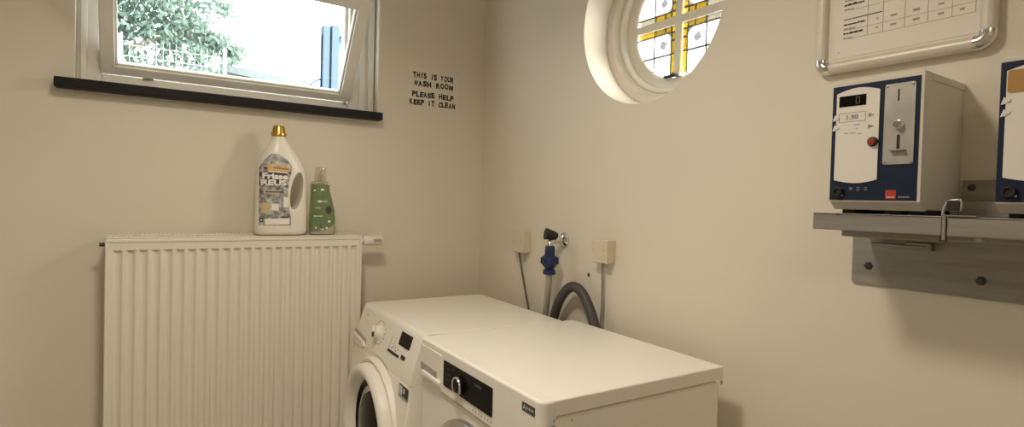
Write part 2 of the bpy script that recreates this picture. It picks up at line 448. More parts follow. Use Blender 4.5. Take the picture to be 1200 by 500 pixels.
# ------------------------------------------------------------------ sign on the wall
sg = thing('wall_notice', 'pale paper wash room notice in black capitals beside the window', 'sign', (1.05, WY, 1.64))
MS = F((0, WY, 0), (1, 0, 0), (0, 0, 1))
MB().prism([(.926, 1.655), (1.178, 1.640), (1.174, 1.799), (.934, 1.805)], 0.0002, .0010, MS).build('paper', M['paper'], sg, smooth=False)
tx = MB()
def hand(body, x0, x1, zb, h_):
    # hand lettered: each letter placed with a little wobble
    random.seed(len(body)*7+int(zb*1000)); n = len(body); adv = (x1-x0)/n
    for i, ch in enumerate(body):
        if ch == ' ': continue
        w_ = adv*.93
        if ch == 'I': w_ = adv*.3
        a = random.uniform(-.09, .09); hh = h_*random.uniform(.92, 1.06)
        m_ = MS @ Matrix.Translation((x0+i*adv+(adv*.86-w_)/2, zb+random.uniform(-.0012, .0012), .0008)) @ Matrix.Rotation(a, 4, 'Z')
        text_mb(tx, ch, m_, w_, hh, bold=.06, th=.0004)
hand('THIS IS YOUR', .959, 1.152, 1.764, .0255)
hand('WASH ROOM', .962, 1.150, 1.730, .0245)
hand('PLEASE HELP', .955, 1.154, 1.684, .0245)
hand('KEEP IT CLEAN', .946, 1.162, 1.650, .0245)
tx.build('lettering', M['ink'], sg, smooth=False)

# ------------------------------------------------------------------ detergent bottle
BX, BY, BZ = .4235, 2.172, Z1+.0062
det = thing('detergent_bottle', 'large white detergent bottle with gold cap standing on the radiator', 'bottle', (BX, BY, BZ))
# (z, xleft, xright, half depth, exponent)
SEC = [(0, -.078, .076, .036, 3), (.004, -.085, .084, .041, 3), (.012, -.089, .088, .044, 3), (.05, -.089, .089, .045, 2.8), (.12, -.087, .0885, .045, 2.6),
       (.19, -.086, .087, .045, 2.5), (.235, -.083, .079, .043, 2.4), (.270, -.074, .064, .039, 2.2), (.300, -.061, .045, .034, 2.1), (.325, -.047, .027, .028, 2), (.340, -.038, .016, .025, 2), (.350, -.035, .012, .0235, 2), (.356, -.034, .011, .0225, 2)]
def sect(z):
    for a, b in zip(SEC, SEC[1:]):
        if a[0] <= z <= b[0]:
            k = (z-a[0])/(b[0]-a[0]); return [a[i]+(b[i]-a[i])*k for i in range(5)]
    return SEC[-1]
def bpt(z, th):
    _, l, r_, d, e = sect(z); c, s = math.cos(th), math.sin(th)
    return Vector(((l+r_)/2+(r_-l)/2*math.copysign(abs(c)**(2/e), c), d*math.copysign(abs(s)**(2/e), s), z))
def bfront(x, z, off=.0012):
    _, l, r_, d, e = sect(z); u = min(.999, abs((x-(l+r_)/2)/((r_-l)/2)))
    return Vector((x, -d*(1-u**e)**(1/e)-off, z))
t = bmesh.new(); zs = [s[0] for s in SEC]; ZZ = []
for a, b in zip(zs, zs[1:]):
    m_ = max(1, int((b-a)/.012)); ZZ += [a+(b-a)*k/m_ for k in range(m_)]
ZZ.append(zs[-1]); NS = 64
rg = [[t.verts.new(bpt(z, 2*PI*i/NS)) for i in range(NS)] for z in ZZ]
for A, Bq in zip(rg, rg[1:]):
    for i in range(NS): t.faces.new((A[i], A[(i+1) % NS], Bq[(i+1) % NS], Bq[i]))
t.faces.new(rg[0][::-1]); t.faces.new(rg[-1])
me = bpy.data.meshes.new('raw'); t.to_mesh(me); t.free()
raw = bpy.data.objects.new('raw', me); COL.objects.link(raw)
HC, HA = Vector((.0465, 0, .158)), math.radians(-9)
t = bmesh.new(); N2 = 32
hr = []
for yy in (-.09, .09):
    ring = []
    for i in range(N2):
        a = 2*PI*i/N2; u, v_ = .0215*math.cos(a), .068*math.sin(a)
        ring.append(t.verts.new((HC.x+u*math.cos(HA)-v_*math.sin(HA)*1.0, yy, HC.z+u*math.sin(HA)+v_*math.cos(HA))))
    hr.append(ring)
for i in range(N2): t.faces.new((hr[0][i], hr[0][(i+1) % N2], hr[1][(i+1) % N2], hr[1][i]))
t.faces.new(hr[0][::-1]); t.faces.new(hr[1]); bmesh.ops.recalc_face_normals(t, faces=t.faces)
me = bpy.data.meshes.new('cut'); t.to_mesh(me); t.free()
cut = bpy.data.objects.new('cut', me); COL.objects.link(cut)
bo = raw.modifiers.new('b', 'BOOLEAN'); bo.object = cut; bo.operation = 'DIFFERENCE'; bo.solver = 'EXACT'
rm = raw.modifiers.new('r', 'REMESH'); rm.mode = 'VOXEL'; rm.voxel_size = .0026
sm = raw.modifiers.new('s', 'SMOOTH'); sm.factor = .5; sm.iterations = 7
dg = bpy.context.evaluated_depsgraph_get(); dg.update()
me = bpy.data.meshes.new_from_object(raw.evaluated_get(dg)); me.name = 'body'
bpy.data.objects.remove(raw); bpy.data.objects.remove(cut)
for pl in me.polygons: pl.use_smooth = True
me.materials.clear(); me.materials.append(M['bottle'])
bod = bpy.data.objects.new('body', me); COL.objects.link(bod); bod.parent = det
cp = MB().lathe([(.0215, .352), (.0255, .3535), (.0262, .359), (.0235, .368), (.0195, .386), (.0180, .390), (.015, .3915), (0, .3915)], Matrix.Translation((-.0115, 0, 0)), 36)
for k in range(24):
    a = 2*PI*k/24
    cp.box(-.0012, .0012, .0185, .0265, .361, .366, .0004, 1, Matrix.Translation((-.0115, 0, 0)) @ Matrix.Rotation(a, 4, 'Z'))
cp.build('cap', M['gold'], det, local=True)
def decal(outline_fn, z0, z1, nz=24, nx=14, off=.0018):
    """strip of label skin between the curves (xl, xr)=outline_fn(z) laid on the bottle's front"""
    vs, fs = [], []
    for i in range(nz+1):
        z = z0+(z1-z0)*i/nz; xl, xr = outline_fn(z)
        for j in range(nx+1): vs.append(bfront(xl+(xr-xl)*j/nx, z, off))
    for i in range(nz):
        for j in range(nx):
            a = i*(nx+1)+j; fs.append((a, a+1, a+nx+2, a+nx+1))
    return vs, fs
def lab(z):
    xl = -.0785
    k = (z-.036)/(.285-.036)
    xr = .026-.012*math.sin(max(0, min(1, (z-.06)/.17))*PI)
    if z > .20: xr = .020+(z-.20)*.22
    if z > .235:
        q = (z-.235)/.055; xl = -.0785+.040*q**1.5; xr = .028-.062*max(0, q-.15)**1.6
    if xr < xl+.002: xr = xl+.002
    return xl, xr
lb = MB(); lb.faces(*decal(lab, .036, .288)); lbl = lb.build('front_label', M['labelgrey'], det, local=True)
def band(x0, x1, z0, z1, sl=0.0, off=.0026):
    vs, fs = [], []; nx = 10
    for z in (z0, z1):
        for j in range(nx+1):
            x = x0+(x1-x0)*j/nx; vs.append(bfront(x, z-sl*(x-x0), off))
    for j in range(nx): fs.append((j, j+1, nx+2+j, nx+1+j))
    return vs, fs
q = MB(); q.faces(*band(-.066, .021, .232, .245, .06)); q.build('gold_band', M['labelgold'], lbl, local=True)
q = MB(); q.faces(*band(-.048, -.0, .246, .252, .03)); q.faces(*band(-.066, -.016, .148, .158, .0)); q.faces(*band(-.071, -.044, .080, .113, -.12)); q.build('beige_print', M['labelbeige'], lbl, local=True)
q = MB(); q.faces(*band(-.0655, -.054, .233, .240, .0, .003)); q.faces(*band(-.036, .014, .237, .2395, .06, .003)); q.faces(*band(-.078, .010, .176, .222, .0, .0022)); q.faces(*band(-.060, .0, .151, .155, 0, .003)); q.faces(*band(-.076, -.0655, .046, .060, 0, .0030)); q.faces(*band(-.01, .018, .062, .067, 0, .0024)); q.build('dark_print', M['labeldark'], lbl, local=True)
q = MB(); q.faces(*band(-.040, -.016, .088, .112, .03)); q.faces(*band(-.060, .022, .037, .058, -.03, .0024)); q.faces(*band(.0, .016, .100, .135, 0, .0024)); q.faces(*band(-.073, -.069, .050, .056, 0, .0036)); q.faces(*band(-.05, .012, .2235, .2285, .05, .003))
def curved_text(mb, body, x0, x1, z0, h_, bold=.05, sl=0.0):
    tm = MB(); text_mb(tm, body, Matrix.Identity(4), x1-x0, h_, bold=bold, th=0)
    for v_ in tm.bm.verts:
        x, z = x0+v_.co.x, z0+v_.co.y-sl*v_.co.x; v_.co = bfront(x, z, .0034)
    me_ = bpy.data.meshes.new('t'); tm.bm.to_mesh(me_); tm.bm.free(); mb.bm.from_mesh(me_); bpy.data.meshes.remove(me_)
curved_text(q, 'Frisse', -.070, .013, .199, .0215, sl=.02)
curved_text(q, 'REUS', -.074, .009, .176, .0205)
q.build('white_print', M['labelwhite'], lbl, local=True, smooth=False)

# ------------------------------------------------------------------ soap bottle
soap = thing('soap_bottle', 'small clear soap bottle with a green label beside the big detergent bottle', 'bottle', (.570, 2.172, BZ))
SS = [(0, -.042, .043), (.003, -.046, .047), (.03, -.047, .049), (.06, -.047, .048), (.09, -.046, .045), (.12, -.045, .038), (.145, -.0445, .031), (.165, -.0445, .026), (.188, -.0445, .0245), (.194, -.040, .021), (.199, -.030, .013)]
def ssect(z):
    for a, b in zip(SS, SS[1:]):
        if a[0] <= z <= b[0]:
            k = (z-a[0])/(b[0]-a[0]); return a[1]+(b[1]-a[1])*k, a[2]+(b[2]-a[2])*k
    return SS[-1][1:]
def soapring(z, sc=1.0, d=.024):
    l, r_ = ssect(z); c = (l+r_)/2; hw = (r_-l)/2*sc
    return [(c+hw*math.copysign(abs(math.cos(a))**.8, math.cos(a)), d*sc*min(1, hw/.03)*math.copysign(abs(math.sin(a))**.8, math.sin(a)), z) for a in [2*PI*i/40 for i in range(40)]]
def soaploft(mb, zs, sc=1.0):
    t = bmesh.new(); rr = [[t.verts.new(p_) for p_ in soapring(z, sc)] for z in zs]
    for A, Bq in zip(rr, rr[1:]):
        for i in range(40): t.faces.new((A[i], A[(i+1) % 40], Bq[(i+1) % 40], Bq[i]))
    t.faces.new(rr[0][::-1]); t.faces.new(rr[-1]); mb._add(t)
q = MB(); soaploft(q, [0, .003, .015, .03, .045, .06, .075, .09, .105, .12, .135, .145, .155, .165, .18, .188, .194, .199]); q.build('body', M['clear'], soap, local=True, ang=60)
q = MB(); soaploft(q, [.002, .004, .015, .03, .045, .06, .075, .085], .93); q.build('soap_liquid', M['soapliquid'], soap, local=True, ang=60)
def sfront(x, z, off):
    l, r_ = ssect(z); c = (l+r_)/2; hw = (r_-l)/2; u = min(.995, abs(x-c)/hw); return Vector((x, -.024*min(1, hw/.03)*(1-u**2.5)**.4-off, z))
vs, fs = [], []
nz, nx = 26, 12
for i in range(nz+1):
    k = i/nz
    for j in range(nx+1):
        zt = .1875; zb = .012+.030*max(0, (j/nx-.45)/.55)**1.2
        z = zb+(zt-zb)*k; l, r_ = ssect(z); x = l+.001+(r_-l-.002)*j/nx
        vs.append(sfront(x, z, .0012))
for i in range(nz):
    for j in range(nx):
        a = i*(nx+1)+j; fs.append((a, a+1, a+nx+2, a+nx+1))
q = MB(); q.faces(vs, fs); sl_ = q.build('green_label', M['green'], soap, local=True, ang=60)
def sband(mb, x0, x1, z0, z1):
    mb.faces([sfront(x0, z0, .002), sfront((x0+x1)/2, z0, .002), sfront(x1, z0, .002), sfront(x1, z1, .002), sfront((x0+x1)/2, z1, .002), sfront(x0, z1, .002)], [(0, 1, 4, 5), (1, 2, 3, 4)])
q = MB()
for a in ((-.036, -.004, .067, .0695), (-.022, -.008, .120, .127), (-.006, .012, .122, .125), (-.03, -.012, .098, .1), (-.012, .0, .163, .171), (.016, .026, .045, .052), (-.036, -.03, .16, .166), (.014, .02, .186, .191), (.008, .016, .02, .028), (-.03, -.024, .022, .028), (-.01, .001, .016, .021)): sband(q, *a)
q.build('white_print', M['labelwhite'], sl_, local=True, smooth=False)
q = MB()
for k in range(1):
    ring = [sfront(.018+.011*math.cos(a), .091+.015*math.sin(a), .0022) for a in [2*PI*i/16 for i in range(16)]]
    q.faces(ring, [tuple(range(16))])
for a in ((-.013, -.005, .035, .038), (-.013, -.004, .027, .030)): sband(q, *a)
q.build('dark_print', M['labeldark'], sl_, local=True, smooth=False)
q = MB(); TC = Matrix.Translation((-.008, 0, 0))
q.lathe([(.0195, .198), (.0205, .199), (.0200, .232), (.0185, .248), (.017, .250), (0, .250)], TC, 28)
q.build('cap', M['clear'], soap, local=True)
q = MB(); q.lathe([(.0075, .199), (.0075, .222), (.004, .228), (.004, .24), (0, .24)], TC, 16); q.build('spout', M['clear'], soap, local=True)

# ------------------------------------------------------------------ washing machines (local frame: x = depth from the front, y along the row, z up)
def frontM(x, y, z): return F((x, y, z), (0, -1, 0), (0, 0, 1))
def washer_old():
    o = thing('washing_machine', 'farther washing machine with sloped white control panel beside the radiator', 'washing machine', (.660, 1.815, 0), 'washing machines along the right wall', math.radians(-2))
    W = .580; h = W/2; MY = F((0, h, 0), (1, 0, 0), (0, 0, 1))   # local x->X, y->Z, z->-Y
    MB().prism([(.0, .02), (-.008, .45), (-.003, .58), (.010, .700), (.030, .712), (.080, .814), (.545, .814), (.545, .02)], 0, W, MY, .010, 3).build('body', M['white'], o, local=True, ang=25)
    MB().box(.098, .555, -h-.001, h+.001, .817, .8475, .004, 3).build('worktop', M['white'], o, local=True)
    pr_ = [(.010, .698), (.013, .716), (.021, .748), (.048, .831), (.053, .840), (.061, .8455), (.072, .8475), (.104, .8475), (.104, .72), (.05, .698)]
    MB().prism(pr_, -.001, W+.001, MY, .003, 2).build('control_panel', M['whitep'], o, local=True, ang=25)
    cpn = o.children[-1]
    # plane of the sloped panel
    P0, P1 = Vector((.021, 0, .748)), Vector((.048, 0, .831)); up = (P1-P0).normalized()
    def S(y, z): 
        k = (z-.748)/.083; p_ = P0+(P1-P0)*k; return F((p_.x, y, p_.z), (0, -1, 0), up)
    yc = 1.815
    k_ = 1.0
    MB().plate(S(1.638-yc, .806), -.046, .046, -.021, .021, .0015, .003).build('display', M['black'], cpn, local=True, smooth=False)
    d = MB().lathe([(.028, 0), (.028, .003), (.023, .005), (.021, .019), (.019, .021), (0, .022)], S(1.872-yc, .783), 40)
    d.box(-.0035, .0035, -.019, .019, .016, .026, .002, 2, S(1.872-yc, .783) @ Matrix.Rotation(.7, 4, 'Z'))
    dl = d.build('programme_dial', M['whitep'], cpn, local=True)
    MB().box(-.0045, .0045, -.020, -.004, .021, .0268, .001, 1, S(1.872-yc, .783) @ Matrix.Rotation(.7, 4, 'Z')).build('dial_pointer', M['blackm'], dl, local=True)
    pk = MB()
    for k in range(14):
        a = math.radians(-20+k*24); rr = .049
        m_ = S(1.872-yc+rr*math.cos(a)*1.1, .783+.95*rr*math.sin(a)*.8)
        pk.plate(m_, -.006, .006, -.0012, .0012, .0005)
    for k in range(5): pk.plate(S(1.748-yc, .796-k*.008), -.0015, .0015, -.003, .003, .0005)
    for k in range(4): pk.plate(S(1.715-yc, .797-k*.009), -.004, .002, -.0015, .0015, .0005)
    for yy, zz in ((1.70, .772), (1.69, .764), (1.675, .770), (1.725, .766)): pk.plate(S(yy-yc, zz), -.004, .004, -.002, .002, .0005)
    pk.build('panel_print', M['greyink'], cpn, local=True, smooth=False)
    for k in range(5): MB().plate(S(1.744-yc-.0205*k, .7535), -.0085, .0085, -.004, .004, .002, .0015).build('button', M['blackm'], cpn, local=True, smooth=False)
    MB().plate(S(1.618-yc, .759), -.016, .016, -.006, .006, .002, .002).build('button', M['blackm'], cpn, local=True, smooth=False)
    MB().plate(S(2.036-yc, .812), -.002, .002, -.004, .004, .0006).build('brand_mark', M['greyink'], cpn, local=True, smooth=False)
    # detergent drawer with its scooped grip
    dr = MB(); MD = frontM(.016, 0, 0)
    dr.prism([(-.287, .706), (-.165, .706), (-.150, .716), (-.160, .730), (-.285, .742)], -.008, .012, MD, .003, 2)
    drw = dr.build('detergent_drawer', M['whitep'], o, local=True)
    MB().prism([(-.286, .7535), (-.16, .7365), (-.150, .722), (-.165, .7305), (-.286, .7445)], -.002, .0035, MD, .001, 1).build('drawer_grip', M['greyp'], drw, local=True)
    # door
    DC = frontM(-.002, -.008, .470)
    dm = MB().lathe([(.243, -.01), (.243, .006), (.238, .012), (.232, .012), (.229, .006), (.226, .006), (.224, .030), (.218, .042), (.207, .047), (.196, .045), (.188, .040), (.172, .016), (.168, .004), (.168, -.01)], DC, 96)
    door = dm.build('door', M['whitep'], o, local=True, ang=50)
    MB().lathe([(.168, .012), (.163, .014), (.158, .006), (.150, -.002), (.13, -.002), (.125, .012), (.09, .026), (.04, .032), (0, .033)], DC, 72).build('door_glass', M['door_glass'], door, local=True)
    MB().prism([(.199, -.14), (.216, -.14), (.222, -.02), (.214, .085), (.198, .085), (.205, -.02)], .036, .052, DC, .004, 2).build('door_handle', M['white'], door, local=True)
    # energy sticker
    MF = F((.0065, 1.562-yc, .672), (0, -1, 0), (.012, 0, .12))
    st = MB(); st.plate(MF, -.037, .037, -.018, .018, .0010, .004); sk = st.build('sticker', M['blackm'], o, local=True, smooth=False)
    st = MB(); st.plate(MF, -.034, -.006, -.010, .015, .0016, .002); st.plate(MF, -.034, .034, -.0155, -.0125, .0016); st.plate(MF, .0, .012, -.002, .012, .0016)
    st.build('sticker_print', M['lightgrey'], sk, local=True, smooth=False)
    for x in (.06, .48):
        for y in (-.24, .24): MB().lathe([(0, 0), (.02, 0), (.022, .01), (.015, .022), (0, .022)], Matrix.Translation((x, y, 0)), 16).build('foot', M['rubber'], o, local=True)
    return o
def washer_new():
    o = thing('washing_machine', 'nearer washing machine with black display panel and silver dial', 'washing machine', (.676, 1.193, 0), 'washing machines along the right wall', math.radians(-1.2))
    yc = 1.193; W = .608; h = W/2
    MB().box(.004, .545, -h, h, .02, .8135, .012, 4).build('body', M['white'], o, local=True)
    MB().box(.030, .556, -h, h, .8165, .851, .004, 3).build('worktop', M['white'], o, local=True)
    t = bmesh.new(); bmesh.ops.create_cube(t, size=1)
    for v_ in t.verts: v_.co = Vector((-.002+.036*(v_.co.x+.5), W*v_.co.y, .7325+(.8515-.7325)*(v_.co.z+.5)))
    ee = [e for e in t.edges if all(v_.co.x < 0 for v_ in e.verts) and abs(e.verts[0].co.z-e.verts[1].co.z) > .01]
    bmesh.ops.bevel(t, geom=ee, offset=.018, segments=6, profile=.5, affect='EDGES')
    ee = [e for e in t.edges if all(v_.co.z > .85 for v_ in e.verts) and not all(v_.co.x > .03 for v_ in e.verts)]
    bmesh.ops.bevel(t, geom=ee, offset=.007, segments=4, profile=.5, affect='EDGES')
    cpn = MB()._add(t).build('control_panel', M['whitep'], o, local=True, ang=30)
    MF = frontM(-.002, 0, 0)
    def fy(y): return -(y-yc)
    MB().plate(MF, fy(1.337), fy(1.080), .757, .824, .0018, .004).build('display_panel', M['black'], cpn, local=True, smooth=False)
    dsp = MB()
    for yy, z0_ in ((1.315, .806), (1.315, .792), (1.315, .778), (1.285, .812)): dsp.plate(MF, fy(yy), fy(yy)+.018, z0_, z0_+.0016, .0022)
    dsp.plate(MF, fy(1.165), fy(1.13), .806, .812, .0022)
    dsp.build('display_print', mat('dim_panel_print', (.07, .06, .045), .5), cpn, local=True, smooth=False)
    KM = frontM(-.003, 1.238-yc, .785)
    kn = MB().lathe([(.0225, 0), (.0222, .010), (.0, .010)], KM, 48).build('programme_dial', M['black'], cpn, local=True)
    MB().lathe([(.0224, .009), (.0228, .012), (.0215, .0145), (.0190, .0150), (.0175, .0135), (.0175, .0095)], KM, 48).build('dial_ring', M['chrome'], kn, local=True)
    MB().lathe([(.0176, .0095), (.0172, .0125), (.014, .0132), (0, .0132)], KM, 40).build('dial_cap', M['black'], kn, local=True)
    MB().plate(MF, fy(1.35), fy(1.075), .7335, .7350, .0006).build('panel_seam', M['greyink'], cpn, local=True, smooth=False)
    tm = MB(); text_mb(tm, 'Whirlpool', MF @ Matrix.Translation((fy(1.462), .8045, .0003)), .066, .016, bold=.0)
    tm.build('brand_lettering', M['faint'], cpn, local=True, smooth=False)
    tm = MB()
    for k in range(7): tm.plate(MF, fy(1.175)+k*.0145, fy(1.175)+k*.0145+.006, .742, .7475, .0006)
    tm.build('panel_print', M['faint'], cpn, local=True, smooth=False)
    # drawer
    dr = MB(); dr.plate(MF, fy(1.492), fy(1.352), .739, .850 - .018, .0022, .006)
    drw = dr.build('detergent_drawer', M['whitep'], o, local=True)
    MB().prism([(fy(1.484), .783), (fy(1.378), .780), (fy(1.376), .752), (fy(1.484), .764)], .0021, .0032, MF).build('drawer_grip', M['greyp'], drw, local=True, smooth=False)
    MB().box(fy(1.488), fy(1.372), .744, .757, .002, .010, .003, 3, MF @ Matrix.Rotation(-.03, 4, 'Z')).build('drawer_lip', M['white'], drw, local=True)
    # badge
    bd = MB(); bd.plate(MF, fy(.958), fy(.911), .816, .834, .0010, .001); bdo = bd.build('badge', M['labeldark'], cpn, local=True, smooth=False)
    bd = MB(); text_mb(bd, 'A+++', MF @ Matrix.Translation((fy(.954), .8195, .0010)), .039, .0115, bold=.02, th=.0004)
    bd.build('badge_lettering', M['lightgrey'], bdo, local=True, smooth=False)
    DC = frontM(.004, 0, .490)
    door = MB().lathe([(.213, -.005), (.213, .010), (.209, .016), (.196, .028), (.180, .040), (.165, .042), (.155, .034), (.150, .012), (.150, 0)], DC, 96).build('door', M['dchrome'], o, local=True, ang=50)
    MB().lathe([(.152, .022), (.14, .03), (.10, .040), (.05, .045), (0, .046)], DC, 72).build('door_glass', M['door_glass'], door, local=True)
    for a in ((.028, .031, -h-.0006, -h+.001, .806, .8135), (.075, .077, -h-.0006, -h+.001, .800, .806), (.548, .552, -h-.001, -h+.003, .806, .815)):
        MB().box(*a).build('lid_clip', M['greyp'], o, local=True, smooth=False)
    for x in (.06, .48):
        for y in (-.25, .25): MB().lathe([(0, 0), (.02, 0), (.022, .01), (.015, .022), (0, .022)], Matrix.Translation((x, y, 0)), 16).build('foot', M['rubber'], o, local=True)
    return o
wA = washer_old(); wB = washer_new()

# ------------------------------------------------------------------ sockets, tap and hoses behind the machines
def socket(label, y, z0, z1, cabpath, cm, w=.074):
    o = thing('socket_box', label, 'socket', (WX, y, z0), 'junction boxes above the machines')
    MB().box(1.268, WX+.0005, y-w/2, y+w/2, z0, z1, .004, 3).build('cover', M['socket'], o)
    for yy in (y+w*.36, y-w*.30): MB().lathe([(0, .0012), (.0022, .0012), (.0022, -.001)], F((1.268, yy, (z0+z1)/2+.004), (0, -1, 0), (0, 0, 1)), 10).build('cover_screw', M['greyp'], o)
    MB().tube(cabpath, .0042, 8, 3).build('cable', cm, o)
socket('cream socket box nearest the room corner with a thin dark cable', 1.881, 1.044, 1.129, [(1.285, 1.893, 1.050), (1.285, 1.890, 1.030), (1.285, 1.845, .90), (1.285, 1.805, .80), (1.27, 1.79, .62), (1.27, 1.79, .5)], M['cable'])
socket('cream socket box above the arched dark drain hose', 1.397, 1.053, 1.131, [(1.29, 1.402, 1.055), (1.29, 1.402, 1.03), (1.292, 1.400, .93), (1.290, 1.404, .80), (1.27, 1.40, .6), (1.27, 1.40, .5)], M['lcable'])

tap = thing('water_tap', 'chrome wall tap with black knob over the blue hose connector', 'tap', (WX, 1.632, 1.112))
TM = F((WX, 1.630, 1.112), (0, -1, 0), (0, 0, 1))
q = MB(); q.lathe([(0, 0), (.028, 0), (.0275, .006), (.020, .013), (.013, .016), (.013, .03), (0, .03)], TM, 36); q.build('flange', M['chrome'], tap)
q = MB(); q.tube([(WX-.02, 1.630, 1.112), (1.262, 1.630, 1.112), (1.240, 1.628, 1.106), (1.238, 1.626, 1.090), (1.238, 1.626, 1.082)], [.0125, .0125, .0115, .011, .011], 16); q.lathe([(.0155, 0), (.0155, .012), (.013, .014)], F((1.268, 1.630, 1.112), (0, -1, 0), (0, 0, 1)), 6)
q.build('tap_body', M['chrome'], tap)
q = MB()
KN = F((1.245, 1.630, 1.118), (0, -1, 0), (.35, 0, .94))
q.tube([(1.246, 1.630, 1.108), (1.236, 1.634, 1.126)], .008, 12)
kd = Vector((-.10, .035, .018)).normalized()
q.tube([Vector((1.262, 1.615, 1.128)), Vector((1.262, 1.615, 1.128))+kd*.012, Vector((1.262, 1.615, 1.128))+kd*.046], [.010, .015, .0215], 20)
q.build('tap_knob', M['blackm'], tap)

bh = thing('water_hose', 'blue safety valve connector on a grey water hose below the chrome tap', 'hose', (1.24, 1.626, .80))
q = MB()
BM = Matrix.Translation((1.238, 1.626, 0))
q.lathe([(0, 1.092), (.0165, 1.092), (.0175, 1.086), (.0185, 1.066), (.0185, 1.058), (.029, 1.052), (.031, 1.046), (.031, 1.030), (.027, 1.024), (.0185, 1.013), (.0165, 1.008), (.023, 1.004), (.0235, .990), (.017, .987), (0, .987)], BM, 20)
for k in range(10):
    q.box(-.0035, .0035, .029, .0335, 1.028, 1.049, .001, 1, BM @ Matrix.Rotation(2*PI*k/10, 4, 'Z'))
q.build('valve_connector', M['blue'], bh)
MB().tube([(1.238, 1.626, .99), (1.240, 1.632, .95), (1.252, 1.652, .89), (1.262, 1.672, .84), (1.262, 1.70, .7), (1.255, 1.70, .5), (1.225, 1.70, .4), (1.214, 1.70, .39)], .0115, 14, 3).build('hose', M['hosegrey'], bh)

dh = MB()
pth = [(1.262, 1.655, .60), (1.260, 1.638, .76), (1.258, 1.612, .85), (1.258, 1.585, .905), (1.258, 1.545, .948), (1.258, 1.508, .962), (1.258, 1.468, .950), (1.258, 1.428, .905), (1.258, 1.400, .855), (1.258, 1.386, .80), (1.258, 1.380, .60)]
P = [Vector(p_) for p_ in pth]
for _ in range(4):
    Q = [P[0]]
    for a, b in zip(P, P[1:]): Q += [a*.75+b*.25, a*.25+b*.75]
    P = Q+[P[-1]]
dh.tube(P, .0175, 16, 0, True, .05)
tag(dh.build('drain_hose', M['drain']), 'dark grey drain hose arching up behind the machines', 'hose')
hp = MB(); hp.lathe([(0, .0015), (.0055, .0015), (.007, .0005), (.007, -.001)], F((WX, 1.490, 1.000), (0, -1, 0), (0, 0, 1)), 14)
tag(hp.build('wall_plug', mat('brown_plug', (.10, .06, .03), .7)), 'small brown wall plug above the arched hose', 'wall plug')

# ------------------------------------------------------------------ whiteboard
wb = thing('notice_board', 'white framed notice board with printed table above the coin box', 'notice board', (WX, .545, 1.553))
BY0, BY1, BZ0, BZ1 = .381, .711, 1.553, 2.02
MBd = F((WX, 0, 0), (0, -1, 0), (0, 0, 1))    # local x = -y
def by(y): return -y
MB().box(WX-.014, WX-.0005, BY0+.012, BY1-.012, BZ0+.012, BZ1-.012, .001, 1).build('backing_board', M['board'], wb)
fr = MB()
def rail(a, b): 
    # rounded C-section rail
    fr.tube([a, b], .0135, 16)
xr_ = WX-.0140
fr_pts = dict()
for (a, b) in (((xr_, BY1-.0135, BZ0+.028), (xr_, BY1-.0135, BZ1-.028)), ((xr_, BY0+.0135, BZ0+.028), (xr_, BY0+.0135, BZ1-.028)), ((xr_, BY1-.028, BZ0+.0135), (xr_, BY0+.028, BZ0+.0135)), ((xr_, BY1-.028, BZ1-.0135), (xr_, BY0+.028, BZ1-.0135))):
    rail(a, b)
fr.build('frame', M['frame'], wb)
for (yy, zz, sy, sz) in ((BY1, BZ0, -1, 1), (BY0, BZ0, 1, 1), (BY1, BZ1, -1, -1), (BY0, BZ1, 1, -1)):
    q = MB(); pt = []
    for k in range(9):
        a = PI/2*k/8; cx, cz = yy+sy*.029, zz+sz*.029
        pt.append((xr_, cx-sy*.0155*math.sin(a), cz-sz*.0155*math.cos(a)))
    pt = [(xr_, yy+sy*.034, zz+sz*.0135)]+pt+[(xr_, yy+sy*.0135, zz+sz*.034)]
    q.tube(pt, .0141, 16); q.build('frame_corner', M['chrome'], wb)
sx_ = WX-.0145
SB = F((sx_, 0, 0), (0, -1, 0), (0, 0, 1))
sh = MB(); sh.plate(SB, by(.672), by(.408), 1.585, 1.985, .0006); sheet = sh.build('printed_sheet', mat('printed_paper', (.78, .735, .66), .55), wb, smooth=False)
pk, pg = MB(), MB()
def pl_(mb, y1, y0, z0, z1): mb.plate(SB, by(y1), by(y0), z0, z1, .0010)
random.seed(5)
for blk in range(5):                                   # blocks of small print down the left column
    zt = 1.668+blk*.062
    pl_(pk, .652, .575, zt-.0010, zt+.0008)
    for k, L in enumerate((.043, .024, .041, .020)):
        z = zt-.0105-k*.0098
        if blk == 0 or k < 4:
            x = .652; 
            while x > .652-L:
                w_ = random.uniform(.004, .010); pl_(pk if k % 2 == 0 else pg, x, max(x-w_, .652-L), z-.0022, z+.0022-random.uniform(0, .0016)); x -= w_+.0012
    for k in range(2):
        z = zt-.012-k*.019
        pl_(pg, .512+.006, .512-.006, z-.0035, z+.0015); pl_(pg, .5535+.008, .5535-.008, z-.0042, z+.0008) if False else None
        pl_(pg, .584+.0018, .584-.0018, z-.002, z+.0012); pl_(pg, .553+.0055, .553-.0055, z-.003, z+.001)
        pl_(pg, .470+.005, .470-.005, z-.003, z+.001); pl_(pg, .436+.004, .436-.004, z-.003, z+.001)
    for z in (zt-.0235, zt-.043): pl_(pg, .640, .415, z-.00035, z+.00035)
for y in (.603, .573, .5325, .492, .452, .415): pl_(pg, y+.00045, y-.00045, 1.625, 1.975)
pl_(pg, .662, .660, 1.597, 1.600)
pk.build('bold_print', M['ink'], sheet, smooth=False); pg.build('table_print', mat('table_print_grey', (.36, .335, .29), .7), sheet, smooth=False)

